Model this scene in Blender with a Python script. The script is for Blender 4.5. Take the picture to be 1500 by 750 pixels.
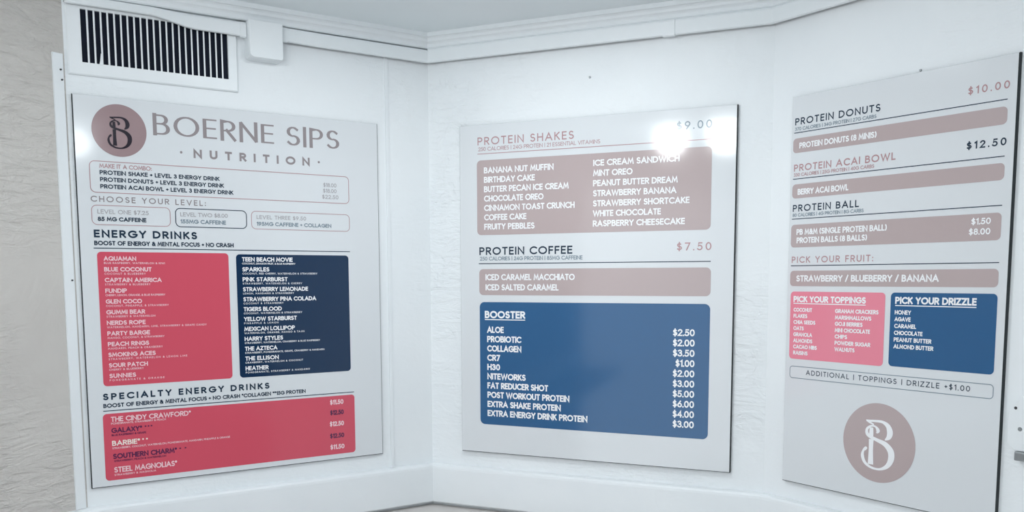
import bpy, bmesh, math, random
from math import cos, sin, pi, sqrt, radians
from mathutils import Vector, Matrix

# ------------------------------------------------------------------ scene, camera, light
for o in list(bpy.data.objects):
    bpy.data.objects.remove(o)
SC = bpy.context.scene
COL = SC.collection
ZC = 1.70                                   # camera height above the floor

cam_d = bpy.data.cameras.new('camera')
cam = bpy.data.objects.new('camera', cam_d)
COL.objects.link(cam)
PIT, ROL = 0.10279, -0.00314
fwd = Vector((0, cos(PIT), -sin(PIT)))
up0 = Vector((0, sin(PIT), cos(PIT)))
rt0 = Vector((1, 0, 0))
right = rt0 * cos(ROL) + up0 * sin(ROL)
upv = up0 * cos(ROL) - rt0 * sin(ROL)
m = Matrix.Identity(4)
for i in range(3):
    m[i][0] = right[i]; m[i][1] = upv[i]; m[i][2] = -fwd[i]
m[2][3] = ZC
cam.matrix_world = m
cam_d.sensor_width = 36.0
cam_d.lens = 1325.19 / 1500 * 36
cam_d.shift_x = (750 - 750.88) / 1500
cam_d.shift_y = (544.02 - 375) / 1500
cam_d.clip_start = 0.05
SC.camera = cam

SC.view_settings.view_transform = 'Standard'
SC.view_settings.look = 'None'
SC.view_settings.exposure = 0.17
SC.view_settings.gamma = 1.0
SC.view_settings.use_curve_mapping = False

W = bpy.data.worlds.new('world'); SC.world = W
W.use_nodes = True
W.node_tree.nodes['Background'].inputs[0].default_value = (0.90, 0.96, 1.0, 1)
W.node_tree.nodes['Background'].inputs[1].default_value = 1.65

def lamp(name, loc, power, radius, color):
    l = bpy.data.lights.new(name, 'POINT')
    l.energy = power; l.shadow_soft_size = radius; l.color = color
    o = bpy.data.objects.new(name, l); COL.objects.link(o)
    o.location = loc
    return o
def downlight(name, loc, power, size, color):
    l = bpy.data.lights.new(name, 'AREA'); l.shape = 'DISK'; l.size = size
    l.energy = power; l.color = color
    o = bpy.data.objects.new(name, l); COL.objects.link(o)
    o.location = loc                          # an area lamp shines straight down by default
    return o
COOL = (0.93, 0.98, 1.0)
# ceiling bulbs of the shop, hanging just under the ceiling
lamp('ceiling_bulb', (-0.815, 0.795, ZC + 0.63), 7, 0.068, COOL)
lamp('ceiling_bulb', (-0.529, 0.766, ZC + 0.63), 8, 0.085, COOL)
lamp('ceiling_bulb', (0.472, 0.494, ZC + 0.60), 2.2, 0.06, COOL)
# recessed downlight over the bay
downlight('downlight', (-0.08, 1.80, ZC + 0.668), 5.8, 0.16, COOL)

# ------------------------------------------------------------------ materials
def mat(name, col, rough=0.5, spec=0.5):
    M_ = bpy.data.materials.new(name); M_.use_nodes = True
    b = M_.node_tree.nodes['Principled BSDF']
    b.inputs['Base Color'].default_value = (*col, 1)
    b.inputs['Roughness'].default_value = rough
    b.inputs['Specular IOR Level'].default_value = spec
    return M_

def srgb(r, g, b):
    f = lambda c: c / 12.92 if c <= 0.04045 else ((c + 0.055) / 1.055) ** 2.4
    return (f(r / 255), f(g / 255), f(b / 255))

def plaster(name, col, col2, strength=0.5, dist=0.004, scale=1.0, rough=0.55, kr=0.28, ks=0.35, cover=0.46):
    """hand-trowelled painted plaster: broad lumps, knock-down ridges and brush strokes"""
    M_ = mat(name, col, rough, 0.35)
    nt = M_.node_tree; N = nt.nodes; L = nt.links
    b = N['Principled BSDF']
    tc = N.new('ShaderNodeTexCoord')
    def noise(sc, det, rgh, dst=0.0, vec=None):
        n = N.new('ShaderNodeTexNoise')
        n.inputs['Scale'].default_value = sc * scale; n.inputs['Detail'].default_value = det
        n.inputs['Roughness'].default_value = rgh; n.inputs['Distortion'].default_value = dst
        L.new(vec or tc.outputs['Object'], n.inputs['Vector'])
        return n
    def ramp(src, a, b_):
        r = N.new('ShaderNodeMapRange'); r.inputs[1].default_value = a; r.inputs[2].default_value = b_
        r.interpolation_type = 'SMOOTHSTEP'
        L.new(src, r.inputs[0]); return r.outputs[0]
    def math_(op, a, b_):
        n = N.new('ShaderNodeMath'); n.operation = op
        for i, x in enumerate((a, b_)):
            if isinstance(x, (int, float)): n.inputs[i].default_value = x
            else: L.new(x, n.inputs[i])
        return n.outputs[0]
    mp = N.new('ShaderNodeMapping'); mp.inputs['Scale'].default_value = (1.0, 1.0, 4.0)
    L.new(tc.outputs['Object'], mp.inputs['Vector'])
    lumps = noise(5, 4, 0.55, 0.6)
    ridges = noise(9, 5, 0.6, 1.8)
    strokes = noise(16, 4, 0.6, 0.9, mp.outputs[0])
    fine = noise(120, 3, 0.6)
    mask = ramp(noise(2.3, 2, 0.5).outputs[0], cover, cover + 0.18)
    rid = math_('MULTIPLY', ramp(ridges.outputs[0], 0.52, 0.60), mask)
    h = math_('ADD', math_('MULTIPLY', lumps.outputs[0], 0.9), math_('MULTIPLY', rid, kr))
    h = math_('ADD', h, math_('MULTIPLY', math_('MULTIPLY', strokes.outputs[0], mask), ks))
    h = math_('ADD', h, math_('MULTIPLY', fine.outputs[0], 0.05))
    bp = N.new('ShaderNodeBump'); bp.inputs['Strength'].default_value = strength
    bp.inputs['Distance'].default_value = dist
    L.new(h, bp.inputs['Height']); L.new(bp.outputs[0], b.inputs['Normal'])
    mx = N.new('ShaderNodeMix'); mx.data_type = 'RGBA'
    mx.inputs[6].default_value = (*col, 1); mx.inputs[7].default_value = (*col2, 1)
    L.new(ramp(noise(3.1, 5, 0.6).outputs[0], 0.35, 0.75), mx.inputs[0])
    L.new(mx.outputs[2], b.inputs['Base Color'])
    return M_

M_WALL = plaster('painted_plaster', (0.83, 0.86, 0.88), (0.80, 0.835, 0.86), 0.8, 0.011, 1.0, 0.55, 0.14, 0.55, 0.42)
M_SMOOTH = plaster('smoothed_plaster', (0.83, 0.86, 0.88), (0.80, 0.835, 0.86), 0.6, 0.007, 1.0, 0.55, 0.10, 0.6, 0.48)
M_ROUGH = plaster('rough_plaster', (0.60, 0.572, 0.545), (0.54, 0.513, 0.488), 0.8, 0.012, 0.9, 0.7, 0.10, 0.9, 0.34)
M_CEIL = plaster('ceiling_paint', (0.84, 0.885, 0.905), (0.81, 0.865, 0.885), 0.15, 0.003)
M_TRIM = plaster('painted_trim', (0.82, 0.85, 0.87), (0.79, 0.825, 0.85), 0.25, 0.003, 1.5, 0.4)
M_BLOCKER = plaster('dark_light_blocker', (0.10, 0.10, 0.105), (0.085, 0.085, 0.09), 0.2, 0.003)
M_METAL = plaster('painted_metal', (0.82, 0.85, 0.87), (0.79, 0.83, 0.85), 0.18, 0.002, 2.0, 0.38)
M_FLOOR = plaster('floor_tile', (0.62, 0.60, 0.58), (0.56, 0.54, 0.52), 0.1, 0.002, 1.0, 0.45)
M_COUNT = plaster('counter_laminate', (0.66, 0.63, 0.61), (0.60, 0.575, 0.56), 0.06, 0.001, 3.0, 0.4)
M_DARK = mat('dark_opening', (0.004, 0.007, 0.018), 0.7, 0.2)
M_HOLE_SHADE = mat('dark_hole_and_shade', (0.05, 0.05, 0.055), 0.6)
M_STEEL = mat('dull_steel', (0.30, 0.32, 0.33), 0.45); 
M_STEEL.node_tree.nodes['Principled BSDF'].inputs['Metallic'].default_value = 0.6

GL = 0.085
def ink(name, c): return mat(name, c, GL, 0.5)
P_WHITE = ink('board_white', (0.70, 0.725, 0.75))
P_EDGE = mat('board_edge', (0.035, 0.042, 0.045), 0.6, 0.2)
P_PINK = ink('print_pink', (0.63, 0.09, 0.135))
P_ROSE = ink('print_rose', (0.80, 0.25, 0.33))
P_NAVY = ink('print_navy', (0.008, 0.030, 0.078))
P_BLUE = ink('print_blue', (0.022, 0.105, 0.25))
P_TAUPE = ink('print_taupe', (0.47, 0.385, 0.385))
P_MAUVE = ink('print_mauve', (0.335, 0.235, 0.245))
P_GREYT = ink('print_warm_grey', (0.30, 0.265, 0.275))
P_SLATE = ink('print_slate', (0.20, 0.26, 0.31))
P_INK = ink('print_dark_ink', (0.025, 0.045, 0.075))
P_BLACK = ink('print_monogram_ink', (0.022, 0.016, 0.026))
P_TXT = ink('print_white_text', (0.88, 0.89, 0.91))
P_PTXT = ink('print_pale_pink_text', (0.86, 0.62, 0.66))
P_CREAM = ink('print_cream_text', (0.88, 0.80, 0.74))
P_PINKT = ink('print_pink_text', (0.46, 0.275, 0.29))
P_PLUM = ink('print_plum_text', (0.10, 0.03, 0.085))
P_LGREY = ink('print_light_grey_text', (0.40, 0.39, 0.41))

# ------------------------------------------------------------------ object helpers
def link(name, me, mats, parent=None):
    o = bpy.data.objects.new(name, me); COL.objects.link(o)
    for k in (mats if isinstance(mats, (list, tuple)) else [mats]): me.materials.append(k)
    if parent: o.parent = parent
    return o
def obj(name, bm, mats, parent=None, smooth=False):
    me = bpy.data.meshes.new(name)
    bmesh.ops.recalc_face_normals(bm, faces=bm.faces)
    bm.to_mesh(me); bm.free()
    if smooth:
        for p in me.polygons: p.use_smooth = True
    return link(name, me, mats, parent)
def struct(name, bm, mats):
    o = obj(name, bm, mats); o['kind'] = 'structure'; return o
def tag(o, label, cat, group=None):
    o['label'] = label; o['category'] = cat
    if group: o['group'] = group
    return o
def empty(name, loc, rz, label, cat, group=None):
    o = bpy.data.objects.new(name, None); COL.objects.link(o)
    o.location = loc; o.rotation_euler = (0, 0, rz); o.empty_display_size = 0.05
    return tag(o, label, cat, group)

# ------------------------------------------------------------------ plan of the bay (seen from above)
H = 0.914
class Board: pass
BD = []
for (x, y, yaw, w, off) in ((-0.99755, 2.10367, 0.58936, 0.7583, 0.007),
                            (-0.14628, 2.57003, -0.42097, 0.7637, 0.010),
                            (0.65870, 2.17624, -0.96330, 0.5185, 0.009)):
    b = Board(); b.o = Vector((x, y)); b.t = Vector((cos(yaw), sin(yaw))); b.n = Vector((sin(yaw), -cos(yaw)))
    b.yaw = yaw; b.w = w; b.off = off; b.wo = b.o - b.n * (off + 0.0003)   # wo: the same corner on the wall behind
    BD.append(b)
ZT = 0.42004                                # top edge of the boards, above the camera
def meet(p, d, q, e):
    det = d.x * -e.y + e.x * d.y
    r = q - p
    s = (r.x * -e.y + e.x * r.y) / det
    return p + d * s
P0 = BD[0].wo + BD[0].t * -0.010
P1 = meet(BD[0].wo, BD[0].t, BD[1].wo, BD[1].t)
P2 = meet(BD[1].wo, BD[1].t, BD[2].wo, BD[2].t)
P3 = BD[2].wo + BD[2].t * 2.2
FLYAW = radians(57)
FT = Vector((cos(FLYAW), sin(FLYAW)))
PA = P0 - FT * 3.4
PTS = [PA, P0, P1, P2, P3]
TAN = [(PTS[i + 1] - PTS[i]).normalized() for i in range(4)]
NRM = [Vector((t.y, -t.x)) for t in TAN]    # into the room
def offset(i, d):
    """plan corner i moved d into the room, mitred"""
    if i == 0: return PTS[0] + NRM[0] * d
    if i == 4: return PTS[4] + NRM[3] * d
    return meet(PTS[i - 1] + NRM[i - 1] * d, TAN[i - 1], PTS[i] + NRM[i] * d, TAN[i])
def sweep(seg, prof, a=None, b=None):
    """prism of the closed profile [(d, z)...] along wall segment seg; mitred at the corners unless cut at distance a / b along it"""
    bm = bmesh.new(); rings = []
    for e, cut in ((seg, a), (seg + 1, b)):
        ring = []
        for d, z in prof:
            p = offset(e, d) if cut is None else PTS[seg] + TAN[seg] * cut + NRM[seg] * d
            ring.append(bm.verts.new((p.x, p.y, ZC + z)))
        rings.append(ring)
    n = len(prof)
    for k in range(n):
        bm.faces.new((rings[0][k], rings[0][(k + 1) % n], rings[1][(k + 1) % n], rings[1][k]))
    bm.faces.new(rings[0]); bm.faces.new(rings[1][::-1])
    return bm
CEIL = 0.676
names = ['wall_left', 'wall_back_left', 'wall_back_right', 'wall_right']
for s in range(4):
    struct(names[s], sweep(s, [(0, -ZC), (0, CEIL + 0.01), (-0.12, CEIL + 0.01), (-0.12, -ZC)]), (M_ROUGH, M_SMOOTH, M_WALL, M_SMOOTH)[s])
def slab(name, z0, z1, mm):
    bm = bmesh.new()
    pl = [offset(i, -0.12) for i in range(5)] + [Vector((P3.x + 0.2, -2.6)), Vector((PA.x - 0.2, -2.6))]
    lo = [bm.verts.new((p.x, p.y, z0)) for p in pl]; hi = [bm.verts.new((p.x, p.y, z1)) for p in pl]
    bm.faces.new(lo); bm.faces.new(hi)
    for k in range(len(pl)): bm.faces.new((lo[k], lo[(k + 1) % len(pl)], hi[(k + 1) % len(pl)], hi[k]))
    return struct(name, bm, mm)
slab('floor', -0.1, 0.0, M_FLOOR)
def wall_box(name, x0, x1, y0, y1, mm):
    bm = bmesh.new()
    v = [bm.verts.new((x, y, z)) for x in (x0, x1) for y in (y0, y1) for z in (0, ZC + CEIL)]
    for q in ((0, 1, 3, 2), (4, 6, 7, 5), (0, 4, 5, 1), (2, 3, 7, 6), (0, 2, 6, 4), (1, 5, 7, 3)): bm.faces.new([v[i] for i in q])
    struct(name, bm, mm)
# unseen dark walls added behind the camera to cut world light from the right
wall_box('blocker_wall_side', P3.x + 0.10, P3.x + 0.20, -2.6, P3.y, M_BLOCKER)
wall_box('blocker_wall_rear', 0.55, P3.x + 0.20, -2.7, -2.6, M_BLOCKER)
slab('ceiling', ZC + CEIL, ZC + CEIL + 0.1, M_CEIL)

# crown moulding: cove bead under the ceiling, flat band below it
crown = [(0, CEIL)] + [(0.034, CEIL)] + [(0.034 - 0.010 * sin(a), CEIL - 0.011 - 0.011 * (1 - cos(a))) for a in (0.0, 0.5, 1.0, 1.57)] + \
        [(0.020, CEIL - 0.025), (0.018, CEIL - 0.028), (0.018, 0.640), (0.015, 0.637), (0, 0.637)]
for s in range(4): struct('trim_%d' % (s + 1), sweep(s, crown), M_TRIM)
# flat rail under the boards, eased top edge
rail = [(0, -0.5385), (0.012, -0.5385), (0.018, -0.5405), (0.021, -0.545), (0.022, -0.551), (0.022, -0.648), (0.020, -0.651), (0, -0.651)]
for s in range(4): struct('trim_%d' % (s + 5), sweep(s, rail), M_TRIM)
# corner strip on the left wall beside the first board
Ls = (P0 - PA).length
cs = struct('trim_9', sweep(0, [(0, 0.505), (0.0035, 0.505), (0.0045, 0.503), (0.0045, -0.5375), (0, -0.5375)], Ls - 0.030, Ls - 0.006), M_TRIM)
# thin batten between the first board and the corner
ub = 0.006 + 0.789
struct('trim_10', sweep(1, [(0, 0.634), (0.004, 0.634), (0.004, -0.5375), (0, -0.5375)], ub, ub + 0.009), M_TRIM)

# ------------------------------------------------------------------ flat prints: panels and a stroke-drawn alphabet
def arc(cx, cy, rx, ry, a0, a1, n=None):
    n = n or max(4, int(abs(a1 - a0) / 14))
    return [(cx + rx * cos(radians(a0 + (a1 - a0) * i / n)), cy + ry * sin(radians(a0 + (a1 - a0) * i / n))) for i in range(n + 1)]
G = {}
def g(ch, w, *st): G[ch] = (w, st)
g('A', .84, [(0, 0), (.42, 1), (.84, 0)], [(.16, .32), (.68, .32)])
g('B', .58, [(0, 0), (0, 1)], [(0, 1), (.26, 1)] + arc(.26, .77, .25, .23, 90, -90)[1:] + [(0, .54)], [(0, .54), (.3, .54)] + arc(.3, .27, .28, .27, 90, -90)[1:] + [(0, 0)])
g('C', .82, arc(.5, .5, .5, .5, 48, 312, 16))
g('D', .76, [(0, 0), (0, 1), (.26, 1)] + arc(.26, .5, .5, .5, 90, -90)[1:] + [(0, 0), (0, .1)])
g('E', .48, [(.48, 1), (0, 1), (0, 0), (.48, 0)], [(0, .52), (.44, .52)])
g('F', .46, [(.46, 1), (0, 1), (0, 0)], [(0, .5), (.42, .5)])
g('G', .92, arc(.5, .5, .5, .5, 48, 352, 18) + [(.96, .48), (.56, .48)])
g('H', .66, [(0, 0), (0, 1)], [(.66, 0), (.66, 1)], [(0, .52), (.66, .52)])
g('I', .0, [(0, 0), (0, 1)])
g('J', .38, [(.38, 1), (.38, .2)] + arc(.19, .2, .19, .2, 0, -150)[1:])
g('K', .6, [(0, 0), (0, 1)], [(.56, 1), (.03, .48)], [(.16, .6), (.6, 0)])
g('L', .44, [(0, 1), (0, 0), (.44, 0)])
g('M', .92, [(0, 0), (.12, 1), (.46, .2), (.8, 1), (.92, 0)])
g('N', .72, [(0, 0), (0, 1), (.72, 0), (.72, 1)])
g('O', 1.0, arc(.5, .5, .5, .5, 0, 360, 24))
g('P', .56, [(0, 0), (0, 1), (.28, 1)] + arc(.28, .73, .28, .27, 90, -90)[1:] + [(0, .46)])
g('Q', 1.0, arc(.5, .5, .5, .5, 0, 360, 24), [(.62, .32), (.98, -.02)])
g('R', .58, [(0, 0), (0, 1), (.28, 1)] + arc(.28, .74, .28, .26, 90, -90)[1:] + [(0, .48)], [(.24, .48), (.58, 0)])
g('S', .54, arc(.27, .75, .24, .25, 40, 265, 10) + arc(.27, .26, .27, .26, 82, -145, 10))
g('T', .58, [(0, 1), (.58, 1)], [(.29, 1), (.29, 0)])
g('U', .66, [(0, 1), (0, .33)] + arc(.33, .33, .33, .33, 180, 360, 10)[1:] + [(.66, 1)])
g('V', .78, [(0, 1), (.39, 0), (.78, 1)])
g('W', 1.2, [(0, 1), (.3, 0), (.6, .95), (.9, 0), (1.2, 1)])
g('X', .66, [(0, 0), (.66, 1)], [(0, 1), (.66, 0)])
g('Y', .66, [(0, 1), (.33, .48), (.66, 1)], [(.33, .48), (.33, 0)])
g('Z', .62, [(0, 1), (.62, 1), (0, 0), (.62, 0)])
g('0', .58, arc(.29, .5, .29, .5, 0, 360, 20))
g('1', .2, [(0, .84), (.2, 1), (.2, 0)])
g('2', .54, arc(.27, .74, .26, .26, 165, -30, 10) + [(0, 0), (.54, 0)])
g('3', .52, arc(.24, .76, .23, .24, 150, -90, 10), arc(.24, .27, .28, .27, 85, -150, 10))
g('4', .6, [(.46, 0), (.46, 1), (0, .28), (.6, .28)])
g('5', .52, [(.48, 1), (.12, 1), (.06, .56)] + arc(.22, .32, .3, .32, 120, -145, 10))
g('6', .56, [(.4, 1), (.06, .48)], arc(.28, .3, .28, .3, 0, 360, 16))
g('7', .54, [(0, 1), (.54, 1), (.16, 0)])
g('8', .54, arc(.27, .76, .22, .24, 0, 360, 14), arc(.27, .27, .27, .27, 0, 360, 14))
g('9', .56, [(.16, 0), (.5, .52)], arc(.28, .7, .28, .3, 0, 360, 16))
g('$', .52, arc(.26, .72, .22, .2, 40, 262, 8) + arc(.26, .29, .26, .22, 82, -145, 8), [(.26, 1.1), (.26, -.1)])
g('+', .4, [(0, .48), (.4, .48)], [(.2, .28), (.2, .68)])
g('|', .0, [(0, -.05), (0, 1.05)])
g('/', .4, [(0, -.05), (.4, 1.05)])
g('&', .7, [(.7, 0), (.14, .72)] + arc(.3, .8, .18, .2, 205, -40, 8) + arc(.26, .25, .26, .25, 100, 320, 8) + [(.66, .5)])
g('*', .24, [(.12, .72), (.12, 1.0)], [(0, .79), (.24, .93)], [(0, .93), (.24, .79)])
g('.', .0, [(0, .0), (0, .02)])
g(',', .06, [(.06, .06), (0, -.14)])
g(':', .0, [(0, .04), (0, .06)], [(0, .6), (0, .62)])
g('(', .2, arc(.42, .5, .42, .66, 130, 230, 8))
g(')', .2, arc(-.22, .5, .42, .66, 50, -50, 8))
g("'", .0, [(0, .78), (0, 1)])
g('-', .3, [(0, .45), (.3, .45)])
g('~', .08, arc(.04, .5, .05, .05, 0, 360, 8))           # a round mid-height dot

def ribbon(bm, pts, wid, y, closed=False):
    """flat strip along pts (x, z) with a width per point, at depth y"""
    n = len(pts); L, R = [], []
    for i in range(n):
        a = pts[i - 1] if i > 0 else (pts[n - 2] if closed else None)
        c = pts[i + 1] if i < n - 1 else (pts[1] if closed else None)
        p = pts[i]
        def un(q, r):
            dx, dz = r[0] - q[0], r[1] - q[1]; l = sqrt(dx * dx + dz * dz) or 1; return (dx / l, dz / l)
        d1 = un(a, p) if a else None; d2 = un(p, c) if c else None
        if d1 is None: d1 = d2
        if d2 is None: d2 = d1
        n1 = (-d1[1], d1[0]); n2 = (-d2[1], d2[0])
        mx, mz = n1[0] + n2[0], n1[1] + n2[1]; l = sqrt(mx * mx + mz * mz)
        if l < 1e-6: mx, mz, l = n1[0], n1[1], 1
        mx, mz = mx / l, mz / l
        k = 1 / max(0.45, mx * n1[0] + mz * n1[1])
        h = wid[i] / 2 * k
        yi = y - (0 if closed else 1e-6 * i)
        L.append(bm.verts.new((p[0] + mx * h, yi, p[1] + mz * h))); R.append(bm.verts.new((p[0] - mx * h, yi, p[1] - mz * h)))
    for i in range(n - 1):
        bm.faces.new((L[i], R[i], R[i + 1], L[i + 1]))

class Face:
    """collects flat print of one part in board millimetres (u to the right, v down from the top left corner)"""
    def __init__(s, w, depth): s.bm = bmesh.new(); s.w = w; s.y = -depth; s.done = []
    def P(s, u, v): return (u / 1000 - s.w / 2, H - v / 1000)
    def text(s, t, u, v, cap, right=None, wt=0.14, track=0.12, contrast=None, space=0.36):
        """left edge u, baseline v; spaced out or squeezed so that it ends at right; every line becomes a part of its own"""
        if len(s.bm.verts): s.done.append(s.bm); s.bm = bmesh.new()
        if contrast is None: wt *= (1.08 if wt >= .18 else 1.25) if cap > 6 else 1.0
        total = sum(space if c == ' ' else G[c][0] + wt for c in t); gaps = len(t) - 1
        sx = 1.0
        if right is not None:
            need = (right - u) / cap
            track = (need - total) / max(1, gaps)
            if track < 0.08:
                track = 0.08; sx = need / (total + gaps * track)
        x = 0.0
        for c in t:
            if c == ' ': x += space + track; continue
            w, strokes = G[c]
            for si, st in enumerate(strokes):
                yy = s.y - 2e-5 * si                             # overlapping strokes never share a plane
                pts = [(px + wt / 2, wt / 2 + py * (1 - wt)) for px, py in st]
                closed = len(st) > 6 and abs(st[0][0] - st[-1][0]) < 1e-6 and abs(st[0][1] - st[-1][1]) < 1e-6
                if not closed:                                  # square ends
                    for e, f in ((0, 1), (-1, -2)):
                        dx, dz = pts[e][0] - pts[f][0], pts[e][1] - pts[f][1]; l = sqrt(dx * dx + dz * dz)
                        pts[e] = (pts[e][0] + dx / l * wt / 2, pts[e][1] + dz / l * wt / 2)
                wid = []
                for i in range(len(pts)):
                    if contrast is None: wid.append(wt * cap / 1000); continue
                    q, r = pts[max(0, i - 1)], pts[min(len(pts) - 1, i + 1)]
                    if closed and i in (0, len(pts) - 1): q, r = pts[-2], pts[1]
                    dx, dz = r[0] - q[0], r[1] - q[1]; l = sqrt(dx * dx + dz * dz) or 1
                    if len(pts) <= 6 and not closed: wid.append(wt * cap / 1000)
                    else: wid.append(wt * cap / 1000 * (contrast + (1 - contrast) * abs(dz / l) ** 1.4))
                P = []
                for px, pz in pts:
                    a = s.P(u + (x + px) * sx * cap, v - pz * cap); P.append(a)
                if contrast is not None and len(pts) <= 6 and not closed:
                    for i in range(len(P) - 1):                 # angular letters: thick stems, thin arms
                        dx, dz = P[i + 1][0] - P[i][0], P[i + 1][1] - P[i][1]; l = sqrt(dx * dx + dz * dz)
                        e = wt * cap / 1000 * contrast / 2 / l
                        seg = [(P[i][0] - dx * e * (i > 0), P[i][1] - dz * e * (i > 0)), (P[i + 1][0] + dx * e * (i < len(P) - 2), P[i + 1][1] + dz * e * (i < len(P) - 2))]
                        k = wt * cap / 1000 * (contrast + (1 - contrast) * abs(dz / l) ** 1.4)
                        ribbon(s.bm, seg, [k, k], yy - 5e-6 * i)
                else:
                    ribbon(s.bm, P, wid, yy, closed)
            x += w + wt + track
        return s
    def rect(s, u0, v0, u1, v1):
        q = [s.bm.verts.new((s.P(a, b)[0], s.y, s.P(a, b)[1])) for a, b in ((u0, v0), (u1, v0), (u1, v1), (u0, v1))]
        s.bm.faces.new(q); return s
    def loop(s, u0, v0, u1, v1, r):
        pts = []
        for cx, cy, a in ((u1 - r, v0 + r, 90), (u1 - r, v1 - r, 0), (u0 + r, v1 - r, -90), (u0 + r, v0 + r, 180)):
            for i in range(7):
                t = radians(a - 15 * i); pts.append((cx + r * cos(t), cy - r * sin(t)))
        return pts
    def round(s, u0, v0, u1, v1, r=9):
        s.bm.faces.new([s.bm.verts.new((s.P(*p)[0], s.y, s.P(*p)[1])) for p in s.loop(u0, v0, u1, v1, r)]); return s
    def outline(s, u0, v0, u1, v1, r=12, w=1.6):
        a = [s.bm.verts.new((s.P(*p)[0], s.y, s.P(*p)[1])) for p in s.loop(u0, v0, u1, v1, r)]
        b = [s.bm.verts.new((s.P(*p)[0], s.y, s.P(*p)[1])) for p in s.loop(u0 + w, v0 + w, u1 - w, v1 - w, r - w)]
        for i in range(len(a)): s.bm.faces.new((a[i], a[(i + 1) % len(a)], b[(i + 1) % len(a)], b[i]))
        return s
    def disc(s, u, v, r, n=64):
        s.bm.faces.new([s.bm.verts.new((s.P(u + r * cos(2 * pi * i / n), v)[0], s.y, s.P(u, v - r * sin(2 * pi * i / n))[1])) for i in range(n)]); return s
    def spline(s, pts, u, v, r, dy=0):
        """smooth stroke through (x, y, width) given in radii of a disc centred on u, v"""
        out = []
        for i in range(len(pts) - 1):
            p = [pts[max(0, i - 1)], pts[i], pts[i + 1], pts[min(len(pts) - 1, i + 2)]]
            for k in range(8):
                t = k / 8
                out.append([0.5 * (2 * p[1][j] + (p[2][j] - p[0][j]) * t + (2 * p[0][j] - 5 * p[1][j] + 4 * p[2][j] - p[3][j]) * t * t
                            + (3 * p[1][j] - p[0][j] - 3 * p[2][j] + p[3][j]) * t ** 3) for j in range(3)])
        out.append(list(pts[-1]))
        ribbon(s.bm, [s.P(u + a * r, v - b * r) for a, b, _ in out], [max(0.01, w) * r / 1000 for _, _, w in out], s.y - 2e-5 * dy); return s
    def monogram(s, u, v, r):
        s.spline([(-.195, .37, .10), (-.195, .22, .12), (-.195, .155, .12)], u, v, r, 0)
        s.spline([(-.190, .07, .135), (-.190, -.2, .12), (-.186, -.57, .155)], u, v, r, 1)
        s.spline([(-.35, .545, .02), (-.25, .535, .05), (-.1, .545, .06), (.1, .545, .07), (.25, .465, .12), (.315, .32, .16), (.29, .19, .13), (.19, .10, .03)], u, v, r, 2)
        s.spline([(-.34, .54, .04), (-.26, .50, .05), (-.13, .45, .03)], u, v, r, 3)
        s.spline([(-.05, .245, .03), (-.01, .31, .10), (-.08, .40, .05), (-.20, .41, .05), (-.315, .32, .07), (-.31, .20, .09), (-.20, .125, .09), (-.02, .07, .09),
                  (.21, -.01, .13), (.36, -.17, .17), (.37, -.37, .16), (.27, -.55, .11), (.07, -.655, .06), (-.17, -.645, .06), (-.35, -.54, .08), (-.42, -.38, .09),
                  (-.40, -.25, .06), (-.33, -.18, .09), (-.31, -.20, .02)], u, v, r, 4)
        return s
    def put(s, name, m_, parent, label=None):
        for bm in s.done + [s.bm]:
            me = bpy.data.meshes.new(name); bm.to_mesh(me); bm.free()
            o = link(name, me, m_, parent)
            if label: o['label'] = label
        return o

D1, D2 = 0.0004, 0.0008                      # print lies a hair above the sheet, lettering above its panel
def board(i, label):
    b = BD[i]
    c = b.o + b.t * (b.w / 2)
    root = empty('menu_board', (c.x, c.y, ZC + ZT - H), b.yaw, label, 'menu board', 'menu boards on the bay walls')
    bm = bmesh.new(); w = b.w / 2; t = b.off
    v = {}
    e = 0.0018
    dark_bevels = ((0, 1, 3), (0, 1), (0, 1))[i]                     # bevels painted dark as the boards' shadow and edge lines: bottom, right, top, left
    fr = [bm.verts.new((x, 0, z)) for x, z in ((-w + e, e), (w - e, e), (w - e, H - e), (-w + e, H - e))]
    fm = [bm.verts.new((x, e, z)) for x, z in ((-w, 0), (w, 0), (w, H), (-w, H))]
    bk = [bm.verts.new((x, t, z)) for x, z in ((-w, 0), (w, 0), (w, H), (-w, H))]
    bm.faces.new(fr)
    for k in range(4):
        bm.faces.new((fr[k], fr[(k + 1) % 4], fm[(k + 1) % 4], fm[k])).material_index = 1 if k in dark_bevels else 0
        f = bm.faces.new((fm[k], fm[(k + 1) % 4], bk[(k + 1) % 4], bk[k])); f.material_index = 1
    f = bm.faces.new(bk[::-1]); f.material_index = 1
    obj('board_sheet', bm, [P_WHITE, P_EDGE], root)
    return root, (lambda d=D1: Face(b.w, d))

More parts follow.
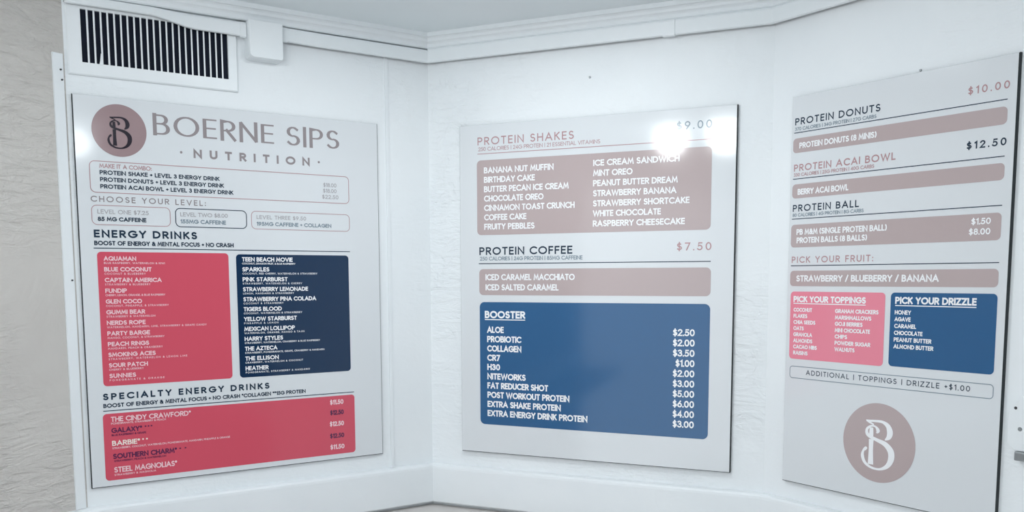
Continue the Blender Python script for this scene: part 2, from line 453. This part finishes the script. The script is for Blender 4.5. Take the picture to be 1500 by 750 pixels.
# ------------------------------------------------------------------ board on the left wall
R1, F = board(0, 'wide white menu board with the shop name on top, under the wall vent')
dsc = F().disc(98, 75, 60).put('logo_disc', P_MAUVE, R1, 'round mauve logo disc')
F(D2).monogram(98, 77, 58).put('monogram', P_BLACK, dsc, 'dark ornate letter B')
F().text('BOERNE SIPS', 173, 79, 52, 646, wt=.17, contrast=.42, space=.3).put('shop_name', P_GREYT, R1, 'large grey art deco lettering')
t = F().text('NUTRITION', 265, 126, 21, 562, wt=.225)
t.put('tagline', P_GREYT, R1)
for u in (236, 587): F().disc(u, 114.5, 3, 20).put('tagline_dot', P_GREYT, R1)
bx = F().outline(29, 147, 671, 220, 12, 1.7).put('outline_box', P_PINKT, R1, 'thin pink rounded outline')
F().text('MAKE IT A COMBO:', 51, 163, 10, 166, wt=.14).put('box_title', P_PINKT, bx)
t = F()
for s, v, r in (('PROTEIN SHAKE + LEVEL 3 ENERGY DRINK', 178, 326), ('PROTEIN DONUTS + LEVEL 3 ENERGY DRINK', 194, 336), ('PROTEIN ACAI BOWL + LEVEL 3 ENERGY DRINK', 210, 359)):
    t.text(s, 51, v, 10, r, wt=.2)
t.put('item_lettering', P_INK, bx)
t = F()
for s, v, l, r in (('$18.00', 178, 598, 635), ('$18.00', 193, 597, 635), ('$22.50', 209, 594, 640)): t.text(s, l, v, 10.5, r, wt=.13)
t.put('price_lettering', P_LGREY, bx)
F().text('CHOOSE YOUR LEVEL:', 29, 241, 13.5, 290, wt=.13).put('section_heading', P_GREYT, R1)
for u0, u1, mm, s1, l1, r1, s2, r2, m2, lab in (
        (29, 205, P_PINKT, 'LEVEL ONE $7.25', 42, 155, '85 MG CAFFEINE', 149, P_INK, 'outlined box for the first level'),
        (216, 391, P_INK, 'LEVEL TWO $8.00', 228, 343, '155MG CAFFEINE', 338, P_SLATE, 'navy outlined box for the second level'),
        (402, 671, P_PINKT, 'LEVEL THREE $9.50', 416, 548, '195MG CAFFEINE + COLLAGEN', 618, P_SLATE, 'wide outlined box for the third level')):
    bx = F().outline(u0, 248, u1, 294, 12, 1.9 if mm is P_INK else 1.5).put('outline_box', mm, R1, lab)
    F().text(s1, l1, 268, 10, r1, wt=.13).put('box_title', P_LGREY, bx)
    F().text(s2, l1, 285, 10, r2, wt=.21 if m2 is P_INK else .17).put('item_lettering', m2, bx)
F().text('ENERGY DRINKS', 32, 323, 18, 266, wt=.21).put('section_heading', P_INK, R1)
F().text('BOOST OF ENERGY & MENTAL FOCUS + NO CRASH', 32, 341, 10.5, 355, wt=.21).put('section_note', P_INK, R1)
F().rect(30, 346.6, 670, 348.6).put('divider_line', P_INK, R1)
def listing(panel, u, v0, dv, cap, items, m1, m2, dcap=4.6, wt=.17):
    a, b_ = F(D2), F(D2)
    for k, (s, r, d, dr) in enumerate(items):
        v = v0 + dv * k
        a.text(s, u, v, cap, r, wt=wt)
        if d: b_.text(d, u, v + 7.6, dcap, dr, wt=.17)
    a.put('item_lettering', m1, panel); b_.put('detail_lettering', m2, panel)
pk = F().round(36.5, 356, 341, 672, 9).put('menu_panel', P_PINK, R1, 'tall pink panel of drinks')
listing(pk, 50.5, 376.5, 25.15, 10.3, [
    ('AQUAMAN', 122, 'BLUE RASPBERRY, WATERMELON & KIWI', 187), ('BLUE COCONUT', 156, 'COCONUT & BLUEBERRY', 142),
    ('CAPTAIN AMERICA', 178, 'STRAWBERRY & BLUEBERRY', 152), ('FUNDIP', 98, 'CHERRY, LEMON, ORANGE, & BLUE RASPBERRY', 185),
    ('GLEN COCO', 131, 'COCONUT, PINEAPPLE, & STRAWBERRY', 192), ('GUMMI BEAR', 137, 'STRAWBERRY & WATERMELON', 160),
    ('NERDS ROPE', 137, 'WATERMELON, MANDARIN, LIME, STRAWBERRY & GRAPE CANDY', 281), ('PARTY BARGE', 146, 'MANGO, COCONUT, & STRAWBERRY', 179),
    ('PEACH RINGS', 143, 'MANDARIN, PEACH & CRANBERRY', 174), ('SMOKING ACES', 157, 'STRAWBERRY, WATERMELON & LEMON LIME', 231),
    ('SOUR PATCH', 138, 'CHERRY & BLUEBERRY', 128), ('SUNNIES', 110, 'POMEGRANATE & ORANGE', 175)], P_PTXT, P_PTXT)
nv = F().round(360, 358, 665, 672, 9).put('menu_panel', P_NAVY, R1, 'tall navy panel of drinks')
listing(nv, 375, 376, 25.3, 10.9, [
    ('TEEN BEACH MOVIE', 508, 'COCONUT, DRAGON FRUIT, & BLUE RASPBERRY', 515), ('SPARKLES', 445, 'COCONUT, RED CHERRY, WATERMELON & STRAWBERRY', 575),
    ('PINK STARBURST', 493, 'STRAWBERRY, WATERMELON & CHERRY', 532), ('STRAWBERRY LEMONADE', 548, 'LEMON, MANDARIN & STRAWBERRY', 509),
    ('STRAWBERRY PINA COLADA', 570, 'COCONUT & STRAWBERRY', 480), ('TIGERS BLOOD', 475, 'COCONUT, WATERMELON & STRAWBERRY', 530),
    ('YELLOW STARBURST', 515, 'PINEAPPLE & LEMON', 465), ('MEXICAN LOLLIPOP', 509, 'WATERMELON, ORANGE, MANGO & TAJIN', 535),
    ('HARRY STYLES', 476, 'STRAWBERRY, WATERMELON, CRANBERRY & BLUE RASPBERRY', 578), ('THE AZTECA', 460, 'STRAWBERRY, POMEGRANATE, GRAPE, CRANBERRY & MANDARIN', 590),
    ('THE ELLISON', 463, 'CRANBERRY, WATERMELON & COCONUT', 529), ('HEATHER', 435, 'POMEGRANATE, STRAWBERRY & MANDARIN', 547)], P_TXT, P_TXT)
F().text('SPECIALTY ENERGY DRINKS', 34, 705, 15.8, 436, wt=.22).put('section_heading', P_INK, R1)
F().text('BOOST OF ENERGY & MENTAL FOCUS + NO CRASH *COLLAGEN **15G PROTEIN', 34, 723.5, 10, 534, wt=.21).put('section_note', P_INK, R1)
F().rect(33, 730, 673, 732).put('divider_line', P_INK, R1)
pk = F().round(31.5, 738, 674, 899, 9).put('menu_panel', P_PINK, R1, 'wide pink panel of specialty drinks')
lt, ltd, dk, dkd, cr = F(D2), F(D2), F(D2), F(D2), F(D2)
lt.text('THE CINDY CRAWFORD*', 49, 758, 12.3, 234, wt=.15); ltd.text('POMEGRANATE, STRAWBERRY & PEACH', 49, 764.5, 4.6, 174, wt=.17)
dk.text('GALAXY*', 49, 785, 12.3, 118, wt=.2).text('***', 124, 785, 12, 142, wt=.08); dkd.text('BLUE RASPBERRY & GRAPE', 49, 792.5, 4.8, 127, wt=.19)
cr.text('BARBIE*', 49, 816, 12.3, 112, wt=.18).text('**', 117, 816, 12, 130, wt=.08); ltd.text('STRAWBERRY, COCONUT, WATERMELON, POMEGRANATE, MANDARIN, PINEAPPLE & ORANGE', 49, 824, 4.6, 329, wt=.17)
dk.text('SOUTHERN CHARM*', 50, 848, 12.8, 197, wt=.2).text('**', 203, 848, 12, 220, wt=.08); dkd.text('STRAWBERRY, PEACH & WATERMELON', 52, 855.5, 4.8, 171, wt=.19)
lt.text('STEEL MAGNOLIAS*', 51, 881, 13.4, 196, wt=.15); ltd.text('STRAWBERRY & MAGNOLIA', 51, 889, 4.6, 146, wt=.17)
lt.put('item_lettering', P_PTXT, pk); ltd.put('detail_lettering', P_PTXT, pk); cr.put('item_lettering', P_CREAM, pk, 'cream lettering')
dk.put('item_lettering', P_PLUM, pk, 'dark plum lettering'); dkd.put('detail_lettering', P_PLUM, pk)
a, b_ = F(D2), F(D2)
for k, (s, v) in enumerate((('$11.50', 761.5), ('$12.50', 790), ('$12.50', 821), ('$12.50', 854), ('$11.50', 885))):
    (b_ if k in (1, 3) else a).text(s, 602 if k < 2 else 600, v, 13, 641, wt=.17)
a.put('price_lettering', P_PTXT, pk); b_.put('price_lettering', P_PLUM, pk, 'dark plum prices')

# ------------------------------------------------------------------ board on the middle wall
R2, F = board(1, 'white menu board with a large blue panel below two taupe panels')
F().text('PROTEIN SHAKES', 56.5, 56, 21.3, 339, wt=.115).put('section_heading', P_PINKT, R2, 'dusty pink heading')
F().text('$9.00', 613, 52, 20, 702, wt=.12).put('price_lettering', P_SLATE, R2)
F().text('250 CALORIES | 24G PROTEIN | 21 ESSENTIAL VITAMINS', 59, 72, 10.5, 412, wt=.11).put('section_note', P_PINKT, R2)
F().rect(56, 78.6, 701, 80.4).put('divider_line', P_PINKT, R2)
tp = F().round(54, 97, 703, 301, 12).put('menu_panel', P_TAUPE, R2, 'taupe panel of shake flavours')
a = F(D2)
for k, (s, r) in enumerate((('BANANA NUT MUFFIN', 282), ('BIRTHDAY CAKE', 228), ('BUTTER PECAN ICE CREAM', 325), ('CHOCOLATE OREO', 253), ('CINNAMON TOAST CRUNCH', 342), ('COFFEE CAKE', 203), ('FRUITY PEBBLES', 227))):
    a.text(s, 76, 133 + 25.6 * k, 16.6, r, wt=.19)
a.put('item_lettering', P_TXT, tp); a = F(D2)
for k, (s, r) in enumerate((('ICE CREAM SANDWICH', 622), ('MINT OREO', 500), ('PEANUT BUTTER DREAM', 618), ('STRAWBERRY BANANA', 615), ('STRAWBERRY SHORTCAKE', 649), ('WHITE CHOCOLATE', 576), ('RASPBERRY CHEESECAKE', 638))):
    a.text(s, 393.5, 129.5 + 26.1 * k, 16.2, r, wt=.19)
a.put('item_lettering', P_TXT, tp)
F().text('PROTEIN COFFEE', 60, 356, 21.6, 336, wt=.15).put('section_heading', P_INK, R2, 'dark heading')
F().text('$7.50', 618, 352, 20, 706, wt=.12).put('price_lettering', P_PINKT, R2)
F().text('250 CALORIES | 24G PROTEIN | 85MG CAFFEINE', 62, 371.5, 10.8, 365, wt=.14).put('section_note', P_SLATE, R2)
F().rect(58, 378.8, 705, 381).put('divider_line', P_INK, R2)
tp = F().round(59, 395, 706, 467, 12).put('menu_panel', P_TAUPE, R2, 'taupe panel of iced coffees')
F(D2).text('ICED CARAMEL MACCHIATO', 79, 426, 17, 343, wt=.19).text('ICED SALTED CARAMEL', 79, 454, 17, 297, wt=.19).put('item_lettering', P_TXT, tp)
bl = F().round(60, 486.5, 706, 832, 14).put('menu_panel', P_BLUE, R2, 'large blue panel of boosters')
F(D2).text('BOOSTER', 76, 531.5, 20.5, 199, wt=.21).rect(76, 534, 199, 536.6).put('panel_title', P_TXT, bl, 'underlined white title')
a = F(D2)
for k, (s, r) in enumerate((('ALOE', 134), ('PROBIOTIC', 187), ('COLLAGEN', 187), ('CR7', 122), ('H30', 122), ('NITEWORKS', 200), ('FAT REDUCER SHOT', 267), ('POST WORKOUT PROTEIN', 329), ('EXTRA SHAKE PROTEIN', 304), ('EXTRA ENERGY DRINK PROTEIN', 381))):
    a.text(s, 83, 572.5 + 26.2 * k, 17.6, r, wt=.2)
a.put('item_lettering', P_TXT, bl)
a = F(D2)
for k, s in enumerate(('2.50', '2.00', '3.50', '1.00', '2.00', '3.00', '5.00', '6.00', '4.00', '3.00')):
    a.text('$' + s, 611.5 + .3 * k + (7 if s[0] == '1' else 0), 569 + 26.3 * k, 18, 668 + .2 * k, wt=.18)
a.put('price_lettering', P_TXT, bl)

# ------------------------------------------------------------------ board on the right wall
R3, F = board(2, 'narrow white menu board at right with a round taupe logo at its foot')
def head(s, v, r, m1, note, nv_, nr, vr, mn):
    F().text(s, 10, v, 16, r, wt=.14).put('section_heading', m1, R3)
    if note: F().text(note, 10, nv_, 8, nr, wt=.14).put('section_note', mn, R3)
    F().rect(8, vr - .9, 500, vr + .9).put('divider_line', P_INK, R3)
head('PROTEIN DONUTS', 66.5, 231, P_INK, '370 CALORIES | 34G PROTEIN | 27G CARBS', 79.5, 222, 84, P_SLATE)
F().text('$10.00', 422, 64, 15, 503, wt=.13).put('price_lettering', P_PINKT, R3)
q = F().round(6, 97, 501, 130.5, 9).put('menu_panel', P_TAUPE, R3, 'taupe strip for donuts')
F(D2).text('PROTEIN DONUTS (8 MINIS)', 24, 121, 13.4, 224, wt=.2).put('item_lettering', P_TXT, q)
F().text('$12.50', 424, 170, 14.8, 502, wt=.15).put('price_lettering', P_INK, R3)
head('PROTEIN ACAI BOWL', 173, 271, P_PINKT, '330 CALORIES | 25G PROTEIN | 40G CARBS', 185, 221, 190.5, P_PINKT)
q = F().round(7, 203, 501, 235.5, 9).put('menu_panel', P_TAUPE, R3, 'taupe strip for acai bowls')
F(D2).text('BERRY ACAI BOWL', 23, 228, 14, 159, wt=.2).put('item_lettering', P_TXT, q)
head('PROTEIN BALL', 266.5, 187, P_INK, '80 CALORIES | 4G PROTEIN | 8G CARBS', 278.5, 199, 283.5, P_SLATE)
q = F().round(7, 297, 500, 350, 9).put('menu_panel', P_TAUPE, R3, 'taupe strip for protein balls')
F(D2).text('PB M&M (SINGLE PROTEIN BALL)', 23, 321, 13.6, 257, wt=.2).text('PROTEIN BALLS (8 BALLS)', 24, 340.5, 13.6, 210, wt=.2).put('item_lettering', P_TXT, q)
F(D2).text('$1.50', 441, 318, 12.6, 480, wt=.18).text('$8.00', 437, 338, 12.6, 480, wt=.18).put('price_lettering', P_TXT, q)
F().text('PICK YOUR FRUIT:', 11, 386.5, 15, 227, wt=.13).put('section_heading', P_PINKT, R3)
F().rect(9, 392.2, 500, 394).put('divider_line', P_INK, R3)
q = F().round(8, 405, 500, 441, 9).put('menu_panel', P_TAUPE, R3, 'taupe strip of fruits')
F(D2).text('STRAWBERRY / BLUEBERRY / BANANA', 26, 430.5, 15, 379, wt=.2).put('item_lettering', P_TXT, q)
q = F().round(11, 454, 260, 614, 9).put('menu_panel', P_ROSE, R3, 'pink panel of toppings')
F(D2).text('PICK YOUR TOPPINGS', 20, 479, 14.6, 213, wt=.21).rect(20, 481, 213, 483).put('panel_title', P_TXT, q)
a = F(D2)
for k, (s, r) in enumerate((('COCONUT', 73), ('FLAKES', 60), ('CHIA SEEDS', 83), ('OATS', 51), ('GRANOLA', 75), ('ALMONDS', 76), ('CACAO NIBS', 89), ('RAISINS', 64))):
    a.text(s, 21 + .3 * k, 501.5 + 14.6 * k, 9.3, r, wt=.2)
a.put('item_lettering', P_TXT, q); a = F(D2)
for k, (s, r) in enumerate((('GRAHAM CRACKERS', 245), ('MARSHMALLOWS', 228), ('GOJI BERRIES', 207), ('MINI CHOCOLATE', 226), ('CHIPS', 169), ('POWDER SUGAR', 228), ('WALNUTS', 189))):
    a.text(s, 135.5 + .3 * k, 501.5 + 14.5 * k, 9.3, r, wt=.2)
a.put('item_lettering', P_TXT, q)
q = F().round(273, 453.5, 500.5, 612, 9).put('menu_panel', P_BLUE, R3, 'blue panel of drizzles')
F(D2).text('PICK YOUR DRIZZLE', 284, 477.5, 15, 460, wt=.21).rect(284, 480, 460, 482).put('panel_title', P_TXT, q)
a = F(D2)
for k, (s, r) in enumerate((('HONEY', 321), ('AGAVE', 321), ('CARAMEL', 334), ('CHOCOLATE', 349), ('PEANUT BUTTER', 369), ('ALMOND BUTTER', 374))):
    a.text(s, 284, 500 + 14.6 * k, 9.1, r, wt=.2)
a.put('item_lettering', P_TXT, q)
q = F().outline(14, 631, 502, 660.5, 8, 1.5).put('outline_box', P_SLATE, R3, 'thin rounded outline')
F().text('ADDITIONAL | TOPPINGS | DRIZZLE +$1.00', 61, 650, 11.6, 455, wt=.115).put('item_lettering', P_INK, q)
q = F().disc(256, 784, 88).put('logo_disc', P_TAUPE, R3, 'round taupe logo disc')
F(D2).monogram(256, 784, 88).put('monogram', P_TXT, q, 'white ornate letter B')

# ------------------------------------------------------------------ vent, raceway, boxes and small fittings
def wallframe(seg, u0):
    """matrix whose x runs along the wall, -y into the room, origin on the wall plane"""
    p = PTS[seg] + TAN[seg] * u0
    return p, math.atan2(TAN[seg].y, TAN[seg].x)
def box(bm, x0, x1, y0, y1, z0, z1, mi=0):
    v = [bm.verts.new((x, y, z)) for x in (x0, x1) for y in (y0, y1) for z in (z0, z1)]
    for q in ((0, 1, 3, 2), (4, 6, 7, 5), (0, 4, 5, 1), (2, 3, 7, 6), (0, 2, 6, 4), (1, 5, 7, 3)):
        bm.faces.new([v[i] for i in q]).material_index = mi
def place(name, seg, u, z, label, cat, group=None):
    p, a = wallframe(seg, u)
    return empty(name, (p.x, p.y, ZC + z), a, label, cat, group)
def bevel(o, w, n=2):
    md = o.modifiers.new('bevel', 'BEVEL'); md.width = w; md.segments = n; md.limit_method = 'ANGLE'; return o

# return-air vent above the first board (origin: bottom centre of its frame)
VW, VB, VT = 0.385, 0.463, 0.636
vent = place('wall_vent', 1, 0.006 + VW / 2, VB, 'white wall vent with dark vertical slots in the upper left corner', 'vent')
hw = VW / 2; hh = VT - VB
gx0, gx1, gz0, gz1 = 0.030 - hw, 0.362 - hw, 0.0285, 0.146
bm = bmesh.new(); fd = 0.008
outer = [(-hw, 0), (hw, 0), (hw, hh), (-hw, hh)]; inner = [(gx0, gz0), (gx1, gz0), (gx1, gz1), (gx0, gz1)]
rg = []
for ring, y in ((outer, 0), (outer, -fd + 0.003), ([(x * 0.985, 0.003 + z * 0.965) for x, z in outer], -fd), (inner, -fd), (inner, -0.001)):
    rg.append([bm.verts.new((x, y, z)) for x, z in ring])
for a_, c_ in zip(rg, rg[1:]):
    for k in range(4): bm.faces.new((a_[k], a_[(k + 1) % 4], c_[(k + 1) % 4], c_[k]))
obj('vent_frame', bm, M_METAL, vent)
bm = bmesh.new(); box(bm, gx0 - .002, gx1 + .002, -0.0015, -0.0003, gz0 - .002, gz1 + .002)
obj('duct_opening', bm, M_DARK, vent, False)['label'] = 'dark opening behind the slats'
bm = bmesh.new(); ns = 23; pit = (gx1 - gx0) / ns
for k in range(1, ns):
    x = gx0 + pit * k
    v = [(x - .0024, -0.0074), (x + .0012, -0.0074), (x + .0030, -0.0018), (x + .0016, -0.0018)]
    lo = [bm.verts.new((a, b, gz0 - .001)) for a, b in v]; hi = [bm.verts.new((a, b, gz1 + .001)) for a, b in v]
    bm.faces.new(lo); bm.faces.new(hi)
    for j in range(4): bm.faces.new((lo[j], lo[(j + 1) % 4], hi[(j + 1) % 4], hi[j]))
obj('vent_slats', bm, M_METAL, vent)
bm = bmesh.new()                                             # torn end of one slat, bent outward
x = gx0 + pit * 2.75
ringA = [(x, -.0078, .052), (x + .004, -.0078, .050), (x + .0035, -.0082, .028), (x - .0045, -.0082, .026), (x - .002, -.0082, .036)]
lo = [bm.verts.new(p) for p in ringA]; hi = [bm.verts.new((a, b - .0025, c)) for a, b, c in ringA]
bm.faces.new(lo); bm.faces.new(hi)
for j in range(5): bm.faces.new((lo[j], lo[(j + 1) % 5], hi[(j + 1) % 5], hi[j]))
obj('torn_slat', bm, M_METAL, vent)
def disc_bm(r, h, n=16, dome=0.0):
    bm = bmesh.new()
    a = [bm.verts.new((r * cos(2 * pi * i / n), 0, r * sin(2 * pi * i / n))) for i in range(n)]
    b = [bm.verts.new((r * .8 * cos(2 * pi * i / n), -h, r * .8 * sin(2 * pi * i / n))) for i in range(n)]
    bm.faces.new(a); bm.faces.new(b)
    for i in range(n): bm.faces.new((a[i], a[(i + 1) % n], b[(i + 1) % n], b[i]))
    return bm

# surface raceway under the crown moulding
def rsec(zb, zt, d=0.022):
    r = 0.007
    return [(0, zb + .006), (d - .009, zb + .006), (d - .009, zb), (d - .002, zb), (d, zb + .002)] + \
           [(d - r + r * cos(a), zt - r + r * sin(a)) for a in (0, .5, 1.05)] + [(d - r, zt), (0, zt)]
def race(name, seg, stations, label, parent=None):
    """loft of raceway sections: stations = [(u or None for a mitred end, zb, zt)]"""
    bm = bmesh.new(); rings = []
    for k, (u, zb, zt) in enumerate(stations):
        ring = []
        for d, z in rsec(zb, zt):
            if u is None: p = offset(seg if k == 0 else seg + 1, d)
            else: p = PTS[seg] + TAN[seg] * u + NRM[seg] * d
            ring.append(bm.verts.new((p.x, p.y, ZC + z)))
        rings.append(ring)
    n = len(rings[0])
    for a_, c_ in zip(rings, rings[1:]):
        for k in range(n): bm.faces.new((a_[k], a_[(k + 1) % n], c_[(k + 1) % n], c_[k])).material_index = 1 if k < 2 else 0  # recess faces coloured dark to draw the shadow line under the raceway
    bm.faces.new(rings[0]); bm.faces.new(rings[-1])
    o = obj(name, bm, [M_METAL, M_HOLE_SHADE], parent)
    return o
BXU0, BXU1 = 0.411, 0.498
ra = race('cable_raceway', 1, [(0.003, .615, .636), (.19, .615, .6355), (.215, .611, .634), (.265, .600, .632), (.285, .5975, .6315), (BXU0, .5975, .6315)], '')
tag(ra, 'painted cable raceway stepping down over the vent, left of the junction box', 'raceway')
rb = race('cable_raceway', 1, [(BXU1, .600, .6345), (.535, .599, .6345), (.60, .598, .6335), (None, .598, .6335)], '')
tag(rb, 'painted cable raceway between the junction box and the inner wall corner', 'raceway')
rc = race('cable_raceway', 2, [(None, .598, .6370), (None, .598, .6370)], '')
tag(rc, 'long painted cable raceway under the moulding of the middle wall', 'raceway')
rd = race('cable_raceway', 3, [(None, .598, .6370), (1.2, .598, .6370)], '')
tag(rd, 'painted cable raceway rising out of frame on the right wall', 'raceway')
def coupling(par, seg, u0, u1, zb, zt):
    bm = sweep(seg, [(x + (.0025 if x > 0 else 0), z) for x, z in rsec(zb - .003, zt, .022)], u0, u1)
    obj('coupling', bm, M_METAL, par)
coupling(ra, 1, BXU0 - .016, BXU0 - .001, .5975, .6315)
coupling(rb, 1, BXU1 + .001, BXU1 + .018, .600, .6345)
u2 = (BD[1].wo - P1).length
coupling(rc, 2, u2 + .578, u2 + .608, .598, .6365)
# junction box hanging from the raceway
jb = place('junction_box', 1, (BXU0 + BXU1) / 2, 0.5445, 'square painted junction box joining the cable raceways right of the vent', 'junction box')
bm = bmesh.new(); w2 = (BXU1 - BXU0) / 2 - .0005; r = .012
pl = [(w2, .091), (-w2, .091)] + [(-w2 + r - r * cos(a), r - r * sin(a)) for a in (0, .4, .8, 1.2, 1.57)] + [(w2 - .004, 0), (w2, .004)]
for d0, d1, ins, nm in ((0.0, .036, 0, 'box_body'), (.0362, .041, .0015, 'box_cover')):
    bm = bmesh.new()
    q = [(x * (1 - ins * 10), ins + z * (1 - ins * 10)) for x, z in pl]
    a_ = [bm.verts.new((x, -d0, z)) for x, z in q]; c_ = [bm.verts.new((x, -d1, z)) for x, z in q]
    bm.faces.new(a_); bm.faces.new(c_)
    for k in range(len(q)): bm.faces.new((a_[k], a_[(k + 1) % len(q)], c_[(k + 1) % len(q)], c_[k]))
    bevel(obj(nm, bm, M_METAL, jb), .0015)

# octagonal cover plate at the right edge of the frame
OU, OZ = 0.583, ZT - 0.703
P23 = (BD[2].wo - P2).length
oc = place('cover_plate', 3, P23 + OU, OZ - .052, 'white octagonal cover plate at the right edge, beside the narrow board', 'cover plate')
def octa(d0, d1):
    bm = bmesh.new()
    pl = [(-.050, .074), (-.050, .012), (-.036, 0), (.036, 0), (.050, .012), (.050, .074), (.026, .108), (-.026, .108)]
    a_ = [bm.verts.new((x, -d0, z)) for x, z in pl]; c_ = [bm.verts.new((x, -d1, z)) for x, z in pl]
    bm.faces.new(a_); bm.faces.new(c_)
    for k in range(8): bm.faces.new((a_[k], a_[(k + 1) % 8], c_[(k + 1) % 8], c_[k]))
    return bm
bevel(obj('plate', octa(0, .012), M_METAL, oc), .002)
for dx, dz, nm in ((-.036, .031, 'screw_hole'), (-.026, -.009, 'screw')):
    s = obj(nm, disc_bm(.003 if nm == 'screw_hole' else .0042, .0012), M_HOLE_SHADE if nm == 'screw_hole' else M_STEEL, oc)
    s.location = (dx, -.0121, .052 + dz)
bm = bmesh.new(); box(bm, -.032, .000, -.018, 0, -.018, -.0005)
bevel(obj('cable_clamp', bm, M_STEEL, oc), .002)['label'] = 'dark clamp below the plate'

# nails
def nail(seg, u, z, r, label, m_, d=0.0):
    p = PTS[seg] + TAN[seg] * u + NRM[seg] * d
    o = obj('nail', disc_bm(r, .003), m_); o.location = (p.x, p.y, ZC + z)
    o.rotation_euler = (0, 0, math.atan2(TAN[seg].y, TAN[seg].x))
    return tag(o, label, 'nail')
nail(3, P23 + .314, ZT + .0045, .0028, 'small nail head at the top edge of the narrow right board', M_STEEL)
nail(2, u2 + .379, .520, .0030, 'lone nail head in the bare wall above the middle board', M_STEEL)
nail(0, Ls - .013, .469, .0022, 'upper of two nail heads at the top of the corner strip', M_HOLE_SHADE, .0045)
nail(0, Ls - .011, .447, .0022, 'lower of two nail heads at the top of the corner strip', M_HOLE_SHADE, .0045)
nail(0, Ls - .012, -.002, .0020, 'nail head midway down the corner strip, left of the pink panel', M_HOLE_SHADE, .0045)

# counter top running round the foot of the bay
bm = bmesh.new()
ins = [offset(i, 0.001) for i in range(5)]; ous = [offset(i, 0.30) for i in range(5)]
lo = [[bm.verts.new((p.x, p.y, ZC + z)) for p in ins] + [bm.verts.new((p.x, p.y, ZC + z)) for p in ous[::-1]] for z in (-.700, -.662)]
n = 10
for q in range(4):
    for L_ in lo: bm.faces.new((L_[q], L_[q + 1], L_[8 - q], L_[9 - q]))
for k in range(n): bm.faces.new((lo[0][k], lo[0][(k + 1) % n], lo[1][(k + 1) % n], lo[1][k]))
ct = obj('counter_top', bm, M_COUNT)
tag(ct, 'beige counter top showing at the bottom edge under the wall rail', 'counter')
